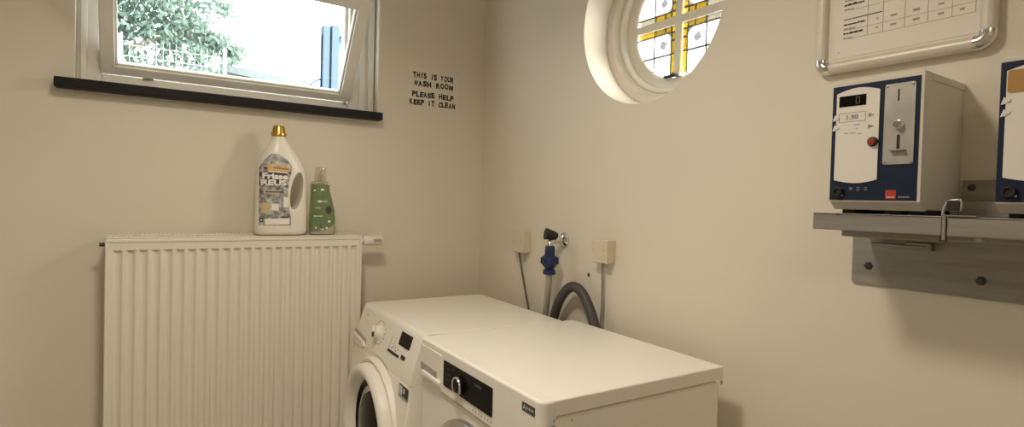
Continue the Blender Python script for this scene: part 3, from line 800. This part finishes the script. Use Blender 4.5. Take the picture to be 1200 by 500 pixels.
# ------------------------------------------------------------------ steel shelf
shf = thing('steel_shelf', 'brushed steel wall shelf on a screwed back plate carrying the coin boxes', 'shelf', (WX, .36, 1.09))
def rrect(x0, x1, y0, y1, r): 
    pts = []
    for cx, cy, a0 in ((x1-r, y0+r, -90), (x1-r, y1-r, 0), (x0+r, y1-r, 90), (x0+r, y0+r, 180)):
        for k in range(6):
            a = math.radians(a0+k*18); pts.append((cx+r*math.cos(a), cy+r*math.sin(a)))
    return pts
MB().prism(rrect(-.620, -.06, 1.0915, 1.236, .008), -.0003, .005, MBd, .0012, 2).build('back_plate', M['steel'], shf)
for y, z in ((.586, 1.1325), (.392, 1.1255), (.20, 1.1255)):
    q = MB(); m_ = F((WX-.005, y, z), (0, -1, 0), (0, 0, 1))
    q.lathe([(.009, 0), (.009, .0012), (.006, .0016), (.006, .0045), (.005, .0055), (0, .0055)], m_, 6)
    q.build('screw', M['drum'], shf)
def tray(y0, y1, dz, x0=1.100):
    q = MB()
    q.box(x0, WX, y0, y1, 1.2405+dz, 1.2440+dz, .001, 1)
    q.box(x0, x0+.0035, y0, y1, 1.2125+dz, 1.2440+dz, .0012, 2)
    q.box(x0, x0+.012, y0, y1, 1.2120+dz, 1.2150+dz, .001, 1)
    q.build('tray', M['steel'], shf)
tray(.387, .599, 0); tray(.06, .379, 0)
MB().box(1.19, WX, .42, .590, 1.197, 1.2405, .003, 2).build('support_channel', M['steel'], shf); MB().box(1.19, WX, .06, .410, 1.2, 1.2390, .003, 2).build('support_channel', M['steel'], shf)
q = MB(); q.tube([(1.286, .573, 1.181), (1.286, .468, 1.181)], .0042, 10).tube([(1.286, .510, 1.187), (1.286, .470, 1.187)], .004, 10)
q.box(1.282, WX-.004, .466, .474, 1.174, 1.188, .001); q.box(1.282, WX-.004, .562, .568, 1.178, 1.184, .001)
q.build('hinge_rod', M['steel'], shf)
q = MB(); q.box(1.098, 1.102, .3805, .3855, 1.205, 1.2475, .001).box(1.098, 1.14, .340, .3865, 1.2440, 1.2465, .0008, 1); q.build('joint_strap', M['steel'], shf)
# hasp: an upright steel loop closed by a black lug
q = MB(); hx = 1.112
q.tube([(hx, .3895, 1.246), (hx, .3885, 1.256), (hx, .3845, 1.2665), (hx, .380, 1.2705), (hx, .3665, 1.2715), (hx, .3650, 1.268), (hx, .3650, 1.2565), (hx, .367, 1.254), (hx, .380, 1.2535)], .0024, 10, 1)
hs = q.build('hasp_loop', M['alu'], shf)
MB().box(hx-.005, hx+.004, .3660, .3830, 1.2530, 1.2705, .001).build('hasp_lug', M['blackm'], hs)
MB().box(hx-.001, hx+.006, .369, .380, 1.2442, 1.2535, .001).build('hasp_post', M['labeldark'], hs)
q = MB(); q.box(WX-.006, WX+.0002, .331, .427, 1.243, 1.3125, .0015, 2).box(WX-.045, WX, .331, .424, 1.244, 1.272, .002, 2); q.build('upstand', M['steel'], shf)
m_ = F((WX-.006, .412, 1.2985), (0, -1, 0), (0, 0, 1)); q = MB(); q.lathe([(.007, 0), (.007, .001), (.0045, .0015), (.0045, .004), (0, .004)], m_, 6); q.build('screw', M['drum'], shf)
q = MB(); m_ = F((1.100, 0, 0), (0, -1, 0), (0, 0, 1)); q.plate(m_, -.556, -.548, 1.2405, 1.2425, .0006); q.build('scratch_mark', M['blackm'], shf, smooth=False)

# ------------------------------------------------------------------ coin boxes
def coin_box(y1, label, first=True):
    """y1 is the far edge of the front; the box is .152 wide"""
    o = thing('coin_box', label, 'coin box', (1.215, y1-.076, 1.2440), 'coin boxes on the steel shelf')
    y0 = y1-.1545; xf = 1.136; z0, z1 = 1.2500, 1.4965
    MB().box(xf+.019, WX-.001, y0+.002, y1-.002, z0+.003, z1-.001, .003, 2).build('body', M['boxgrey'], o)
    # door frame with a slanted lower lip and a thin rim
    MY2 = F((0, y1, 0), (1, 0, 0), (0, 0, 1))
    q = MB(); q.prism([(xf+.022, z0+.0015), (xf+.014, z0+.0015), (xf-.006, z0+.0170), (xf-.006, z1), (xf+.022, z1)], 0, y1-y0, MY2, .0015, 2)
    q.build('front_frame', M['boxgrey'], o)
    q = MB(); q.box(xf+.024, WX-.001, y0, y1, z1-.014, z1-.0005, .002, 2); q.build('lid', M['boxgrey'], o)
    for yy in (y0+.02, y1-.02): MB().box(1.165, 1.29, yy-.012, yy+.012, 1.2440, z0+.004, .001).build('foot', M['blackm'], o)
    P0 = y1-.580
    PM = F((xf-.006, P0, 0), (0, -1, 0), (0, 0, 1))
    def py(y): return -y
    pn = MB().plate(PM, py(.5795), py(.431), 1.2695, 1.4880, .0012).build('front_panel', M['navy'], o, smooth=False)
    # label plate with arched top and bottom
    pts = []
    for k in range(9): u = k/8; pts.append((py(.5715)+(.0765)*u, 1.3075-.006*math.sin(PI*u)))
    for k in range(9): u = 1-k/8; pts.append((py(.5715)+(.0765)*u, 1.4735+.008*math.sin(PI*u)))
    lp = MB().prism(pts, .0010, .0030, PM).build('label_plate', M['plate'], pn, smooth=False)
    if first:
        q = MB().plate(PM, py(.5665), py(.518), 1.4475, 1.4680, .0035).build('display', M['black'], lp, smooth=False)
        q = MB(); q.plate(PM, py(.536), py(.535), 1.452, 1.464, .0040); q.plate(PM, py(.530), py(.529), 1.452, 1.464, .0040); q.plate(PM, py(.536), py(.529), 1.4635, 1.4645, .0040); q.plate(PM, py(.536), py(.529), 1.4515, 1.4525, .0040)
        q.build('display_digit', mat('dim_digit', (.14, .11, .08), .5), lp, smooth=False)
        q = MB()
        for a in ((.5655, .5180, 1.4350, 1.4358), (.5655, .5180, 1.4182, 1.4190), (.5663, .5655, 1.4182, 1.4358), (.5188, .5180, 1.4182, 1.4358)): q.plate(PM, py(a[0]), py(a[1]), a[2], a[3], .0034)
        text_mb(q, '1.90', PM @ Matrix.Translation((py(.552), 1.4225, .0030)), .021, .009, bold=.03)
        for yy in (.507, ): 
            for zz in (1.4275, 1.4065): q.prism([(py(yy)-.006, zz+.004), (py(yy)-.006, zz-.004), (py(yy)+.004, zz)], .003, .0036, PM)
        for yy, zz, L in ((.540, 1.411, .012), (.534, 1.404, .003), (.555, 1.396, .006), (.545, 1.396, .010), (.531, 1.394, .006)): q.plate(PM, py(yy), py(yy)+L, zz, zz+.0012, .0035)
        q.build('label_print', M['greyink'], lp, smooth=False)
    else:
        MB().plate(PM, py(.5700), py(.500), 1.4390, 1.4740, .0040, .004).build('amber_cover', M['tan'], lp, smooth=False)
    q = MB()
    for zz in (1.4275, 1.4085):
        q.prism([(py(.5775), zz-.006), (py(.5690), zz-.0045), (py(.5690), zz+.0015), (py(.5735), zz+.006)], .0030, .0042, PM)
        q.plate(PM, py(.5735), py(.5655), zz-.002, zz+.002, .0050)
    q.build('arrow_mark', M['icon'], pn, smooth=False)
    q = MB().lathe([(.0068, .002), (.0068, .010), (.006, .0115), (0, .012)], PM @ Matrix.Translation((py(.5035), 1.3775, 0)), 28); 
    bt = q.build('push_button', M['red'], pn)
    MB().lathe([(.0088, .001), (.0088, .0068), (.007, .0072)], PM @ Matrix.Translation((py(.5035), 1.3775, 0)), 28).build('button_collar', M['blackm'], bt)
    cpl = MB().plate(PM, py(.4865), py(.4375), 1.3345, 1.4790, .0032, .004).build('coin_plate', M['alu'], pn, smooth=False)
    MB().plate(PM, py(.4640)-.0012, py(.4640)+.0012, 1.4475, 1.4690, .0036).build('coin_slot', M['blackm'], cpl, smooth=False)
    MB().plate(PM, py(.4620)-.0024, py(.4620)+.0024, 1.3620, 1.3870, .0036).build('coin_slot', M['blackm'], cpl, smooth=False)
    q = MB(); q.box(py(.4735), py(.4490), 1.3575, 1.3600, .003, .013, .0008, 1, PM); q.build('return_ledge', M['steel'], cpl)
    q = MB().lathe([(.0085, .002), (.0085, .006), (.005, .0075), (.005, .011), (.0062, .0125), (.0055, .0145), (0, .015)], PM @ Matrix.Translation((py(.4618), 1.4050, 0)), 24); q.build('return_knob', M['chrome'], cpl)
    for yy in (.4825, .4415):
        for zz in (1.3385, 1.4750): MB().lathe([(.0022, .003), (.002, .0045), (0, .005)], PM @ Matrix.Translation((py(yy), zz, 0)), 10).build('plate_screw', M['chrome'], cpl)
    lk = MB().lathe([(.0095, .001), (.0095, .008), (.008, .010), (.006, .010), (.0055, .007), (0, .007)], PM @ Matrix.Translation((py(.5620), 1.2850, 0)), 24).build('lock', M['blackm'], pn)
    MB().box(py(.5560), py(.5520), 1.2770, 1.2800, .002, .006, .0005, 1, PM).build('lock_key', M['chrome'], lk)
    q = MB()
    for k, yy in enumerate((.540, .527, .514)):
        if k == 0: q.lathe([(.0016, .0015), (.0028, .0015), (.0028, .0018), (.0016, .0018)], PM @ Matrix.Translation((py(yy), 1.291, 0)), 14, close=True)
        else:
            q.plate(PM, py(yy)-.003, py(yy)+.003, 1.2930, 1.2938, .0018); q.plate(PM, py(yy)-.002, py(yy)+.002, 1.2905, 1.2912, .0018); q.plate(PM, py(yy)-.003, py(yy)+.003, 1.2880, 1.2888, .0018)
    for k in range(5): q.plate(PM, py(.4585)+k*.0035, py(.4585)+k*.0035+.0024, 1.2745, 1.2772, .0018)
    q.build('panel_icon', mat('dim_icon', (.30, .32, .36), .6) if first else M['icon'], pn, smooth=False)
    MB().plate(PM, py(.4800), py(.4630), 1.2720, 1.2885, .0018).build('red_logo', M['redlogo'], pn, smooth=False)
    q = MB()
    for k in range(4): q.plate(PM, py(.4775)+k*.0032, py(.4775)+k*.0032+.0022, 1.2745, 1.2765, .0021)
    q.build('logo_print', M['icon'], pn, smooth=False)
    return o
coin_box(.5845, 'grey coin box with navy front, black display and 1.90 price on the steel shelf')
coin_box(.3270, 'grey coin box with an amber cover on its navy front', False)

# ------------------------------------------------------------------ ceiling lamp (out of view, lights the room)
LX, LY = .18, .92
cl = thing('ceiling_lamp', 'round flush ceiling lamp with glowing diffuser', 'lamp', (LX, LY, HZ))
MB().lathe([(0, HZ), (.16, HZ), (.165, HZ-.03), (.15, HZ-.035), (0, HZ-.035)], Matrix.Translation((LX, LY, 0)), 40).build('lamp_base', M['whitep'], cl)
MB().lathe([(.145, HZ-.034), (.145, HZ-.055), (.12, HZ-.085), (.06, HZ-.10), (0, HZ-.102)], Matrix.Translation((LX, LY, 0)), 40).build('lamp_shade', M['lamp'], cl)
L = bpy.data.lights.new('lamp_light', 'AREA'); L.shape = 'DISK'; L.size = .26; L.spread = math.radians(152); L.energy = 12.6; L.color = (1.0, .885, .705)
lo = bpy.data.objects.new('lamp_light', L); COL.objects.link(lo); lo.location = (LX, LY, HZ-.108)

PXL, PYL = -.85, -1.15  # fill light: unseen panel added behind the camera to raise the ambient level
pl2 = thing('fill_panel', 'added square ceiling panel for fill light, out of view', 'lamp', (PXL, PYL, HZ))
MB().box(PXL-.32, PXL+.32, PYL-.32, PYL+.32, HZ-.05, HZ, .004).build('fill_panel_frame', M['whitep'], pl2)
MB().box(PXL-.295, PXL+.295, PYL-.295, PYL+.295, HZ-.056, HZ-.049, .002).build('diffuser', M['lamp'], pl2)
L = bpy.data.lights.new('fill_panel_light', 'AREA'); L.shape = 'SQUARE'; L.size = .58; L.energy = 9; L.color = (1.0, .90, .74)
lo = bpy.data.objects.new('fill_panel_light', L); COL.objects.link(lo); lo.location = (PXL, PYL, HZ-.06)

# ------------------------------------------------------------------ outdoors, seen through the hopper window
struct(MB().box(-12, 16, 2.47, 22, -.3, 0).build('ground', M['ground'], smooth=False))
tree = thing('tree', 'leafy green tree standing beyond the wire fence outside', 'tree', (-1.3, 8.6, 0))
q = MB(); q.tube([(-1.3, 8.6, 0), (-1.25, 8.6, 1.2), (-1.15, 8.6, 2.2), (-1.0, 8.5, 3.2), (-.8, 8.5, 4.6)], [.16, .13, .11, .08, .03], 10, 1)
for a in (((-1.15, 8.6, 2.2), (-.5, 8.3, 2.75), (.15, 8.1, 3.1), (.9, 8.0, 3.25)), ((-1.05, 8.55, 2.9), (-.4, 8.4, 3.5), (.4, 8.2, 3.9)), ((-1.2, 8.6, 1.7), (-.7, 8.5, 2.4), (-.1, 8.3, 2.85)), ((-1.1, 8.6, 2.6), (-1.9, 8.7, 3.3), (-2.5, 8.6, 3.9))):
    q.tube(a, [.055, .035, .02, .008][:len(a)], 7)
q.build('trunk', M['bark'], tree)
random.seed(21)
vs, fs = [], []
def leaf(c, s):
    d = Vector((random.gauss(0, 1), random.gauss(0, 1), random.gauss(0, .6))).normalized(); u = d.orthogonal().normalized()
    u.rotate(Matrix.Rotation(random.uniform(0, 2*PI), 3, d))
    n_ = d.cross(u); i = len(vs)
    vs.extend([c-u*s, c+n_*s*.42+d*s*.1, c+u*s, c-n_*s*.42+d*s*.1]); fs.append((i, i+1, i+2, i+3))
clumps = [(-.2, 8.2, 3.75, .60, 340), (.35, 8.1, 3.75, .45, 220), (-.6, 8.4, 3.5, .5, 240), (.05, 8.1, 3.3, .33, 170), (.45, 8.1, 3.28, .28, 120), (.75, 8.0, 3.12, .22, 80), (.95, 8.0, 3.02, .14, 40), (-.35, 8.3, 3.15, .3, 110), (.55, 8.0, 2.92, .22, 60), (.25, 8.1, 3.02, .20, 46), (-.1, 8.2, 2.86, .17, 26), (.62, 8.05, 2.70, .25, 44), (.25, 8.1, 2.72, .18, 22), (-.4, 8.3, 2.8, .16, 20), (.8, 8.0, 3.55, .22, 26), (-.25, 8.2, 2.66, .1, 10), (-1.4, 8.6, 3.9, .9, 300), (-.8, 8.5, 4.7, .8, 260), (.2, 8.2, 4.4, .7, 260), (.85, 8.0, 4.1, .3, 50), (-2.3, 8.6, 3.9, .6, 120)]
for (x, y, z, r_, n_) in clumps:
    for k in range(int(n_*3.2)):
        v_ = Vector((random.gauss(0, .5), random.gauss(0, .5), random.gauss(0, .42)))
        leaf(Vector((x, y, z))+v_*r_, random.uniform(.035, .065))
q = MB(); q.faces(vs, fs); q.build('foliage', M['leaf'], tree, smooth=False)
fc = thing('wire_fence', 'pale welded wire fence outside under the tree', 'fence', (.2, 7.2, 0))
q = MB()
for i in range(34):
    x = -1.2+i*.06
    q.box(x-.003, x+.003, 7.197, 7.203, 1.6, 2.86 if i > 20 else 2.78)
for z in (1.7, 1.9, 2.1, 2.3, 2.5, 2.66, 2.78): q.box(-1.2, .80, 7.194, 7.206, z-.004, z+.004)
q.build('wire_panel', M['fence'], fc, smooth=False)
for x in (-1.2, -.2, .775): MB().box(x-.02, x+.02, 7.18, 7.22, 0, 2.88, .003).build('fence_post', M['fence'], fc)
sd = thing('garden_shed', 'low pale shed roof seen past the fence post outside', 'shed', (2.2, 9.5, 0))
MB().box(1.05, 3.6, 9.3, 10.6, 0, 2.80).build('shed_wall', M['shed'], sd, smooth=False)
q = MB(); q.prism([(.93, 3.11), (3.7, 2.83), (3.7, 2.72), (.93, 3.0)], -9.1, -10.7, F((0, 0, 0), (1, 0, 0), (0, 0, 1)), .005, 1)
q.build('shed_roof', M['shed'], sd)
pp = thing('blue_post', 'pale blue post with brace arm outside the tilted window', 'post', (1.085, 4.0, 0))
q = MB(); q.box(1.030, 1.075, 3.97, 4.05, 0, 2.42, .004).box(1.085, 1.135, 3.96, 4.04, 0, 2.43, .004).box(1.03, 1.135, 3.99, 4.02, 0, 2.36); q.build('post', M['bluepost'], pp)
q = MB(); q.tube([(1.12, 4.0, 2.27), (1.21, 4.0, 2.42), (1.30, 4.0, 2.62)], .028, 10).tube([(1.12, 4.0, 2.10), (1.2, 4.0, 2.14), (1.28, 4.0, 2.22)], .006, 8).tube([(1.03, 4.0, 2.06), (.97, 4.0, 2.02), (.9, 4.0, 1.94)], .006, 8); q.build('brace_arm', M['bluepost'], pp)

# ------------------------------------------------------------------ sky and portals
wd = bpy.data.worlds.new('sky'); SC.world = wd; wd.use_nodes = True
nt = wd.node_tree; bg = nt.nodes['Background']
# hazy bright sky with a broad sun glow to the right of the house
SUN = Vector((.78, -.55, .36)).normalized()
tcw = nt.nodes.new('ShaderNodeTexCoord')
dp = nt.nodes.new('ShaderNodeVectorMath'); dp.operation = 'DOT_PRODUCT'; dp.inputs[1].default_value = SUN
nt.links.new(tcw.outputs['Generated'], dp.inputs[0])
mr = nt.nodes.new('ShaderNodeMapRange'); mr.interpolation_type = 'SMOOTHSTEP'
mr.inputs['From Min'].default_value = math.cos(math.radians(32)); mr.inputs['From Max'].default_value = math.cos(math.radians(8))
mr.inputs['To Min'].default_value = 0; mr.inputs['To Max'].default_value = 1
nt.links.new(dp.outputs['Value'], mr.inputs['Value'])
ms = nt.nodes.new('ShaderNodeMath'); ms.operation = 'MULTIPLY_ADD'; ms.inputs[1].default_value = 76.0; ms.inputs[2].default_value = 6.5
nt.links.new(mr.outputs['Result'], ms.inputs[0]); nt.links.new(ms.outputs[0], bg.inputs['Strength'])
mc = nt.nodes.new('ShaderNodeMix'); mc.data_type = 'RGBA'
mc.inputs['A'].default_value = (.90, .95, 1.0, 1); mc.inputs['B'].default_value = (1.0, .93, .80, 1)
nt.links.new(mr.outputs['Result'], mc.inputs['Factor']); nt.links.new(mc.outputs['Result'], bg.inputs['Color'])
def portal(name, loc, rot, sx, sy):
    l = bpy.data.lights.new(name, 'AREA'); l.shape = 'RECTANGLE'; l.size = sx; l.size_y = sy; l.cycles.is_portal = True
    o = bpy.data.objects.new(name, l); COL.objects.link(o); o.location = loc; o.rotation_euler = rot
portal('sky_portal', ((OX0+OX1)/2, WY+.20, (1.64+2.08)/2), (-PI/2, 0, 0), OX1-OX0, .5)
portal('round_sky_portal', (WX+.19, CY, CZ), (0, PI/2, 0), .40, .40)

# ------------------------------------------------------------------ camera
cam = bpy.data.cameras.new('camera'); co = bpy.data.objects.new('camera', cam); COL.objects.link(co)
rt = Vector((0.83548221, -0.5488456, 0.02716592)); up = Vector((-0.0105885, 0.03334778, 0.99938772)); fw = Vector((0.54941548, 0.8352583, -0.02205003))
mw = Matrix.Identity(4)
for i in range(3): mw[i][0] = rt[i]; mw[i][1] = up[i]; mw[i][2] = -fw[i]
mw[2][3] = 1.25
co.matrix_world = mw
cam.sensor_fit = 'HORIZONTAL'; cam.sensor_width = 36; cam.lens = 660.916*36/1200; cam.clip_start = .02
SC.camera = co
vs_ = SC.view_settings; vs_.view_transform = 'Standard'; vs_.look = 'None'; vs_.gamma = 1; vs_.use_curve_mapping = False; vs_.exposure = 0.0
SC.cycles.use_denoising = True
SC.cycles.max_bounces = 10; SC.cycles.diffuse_bounces = 5; SC.cycles.transparent_max_bounces = 12; SC.cycles.sample_clamp_indirect = 6
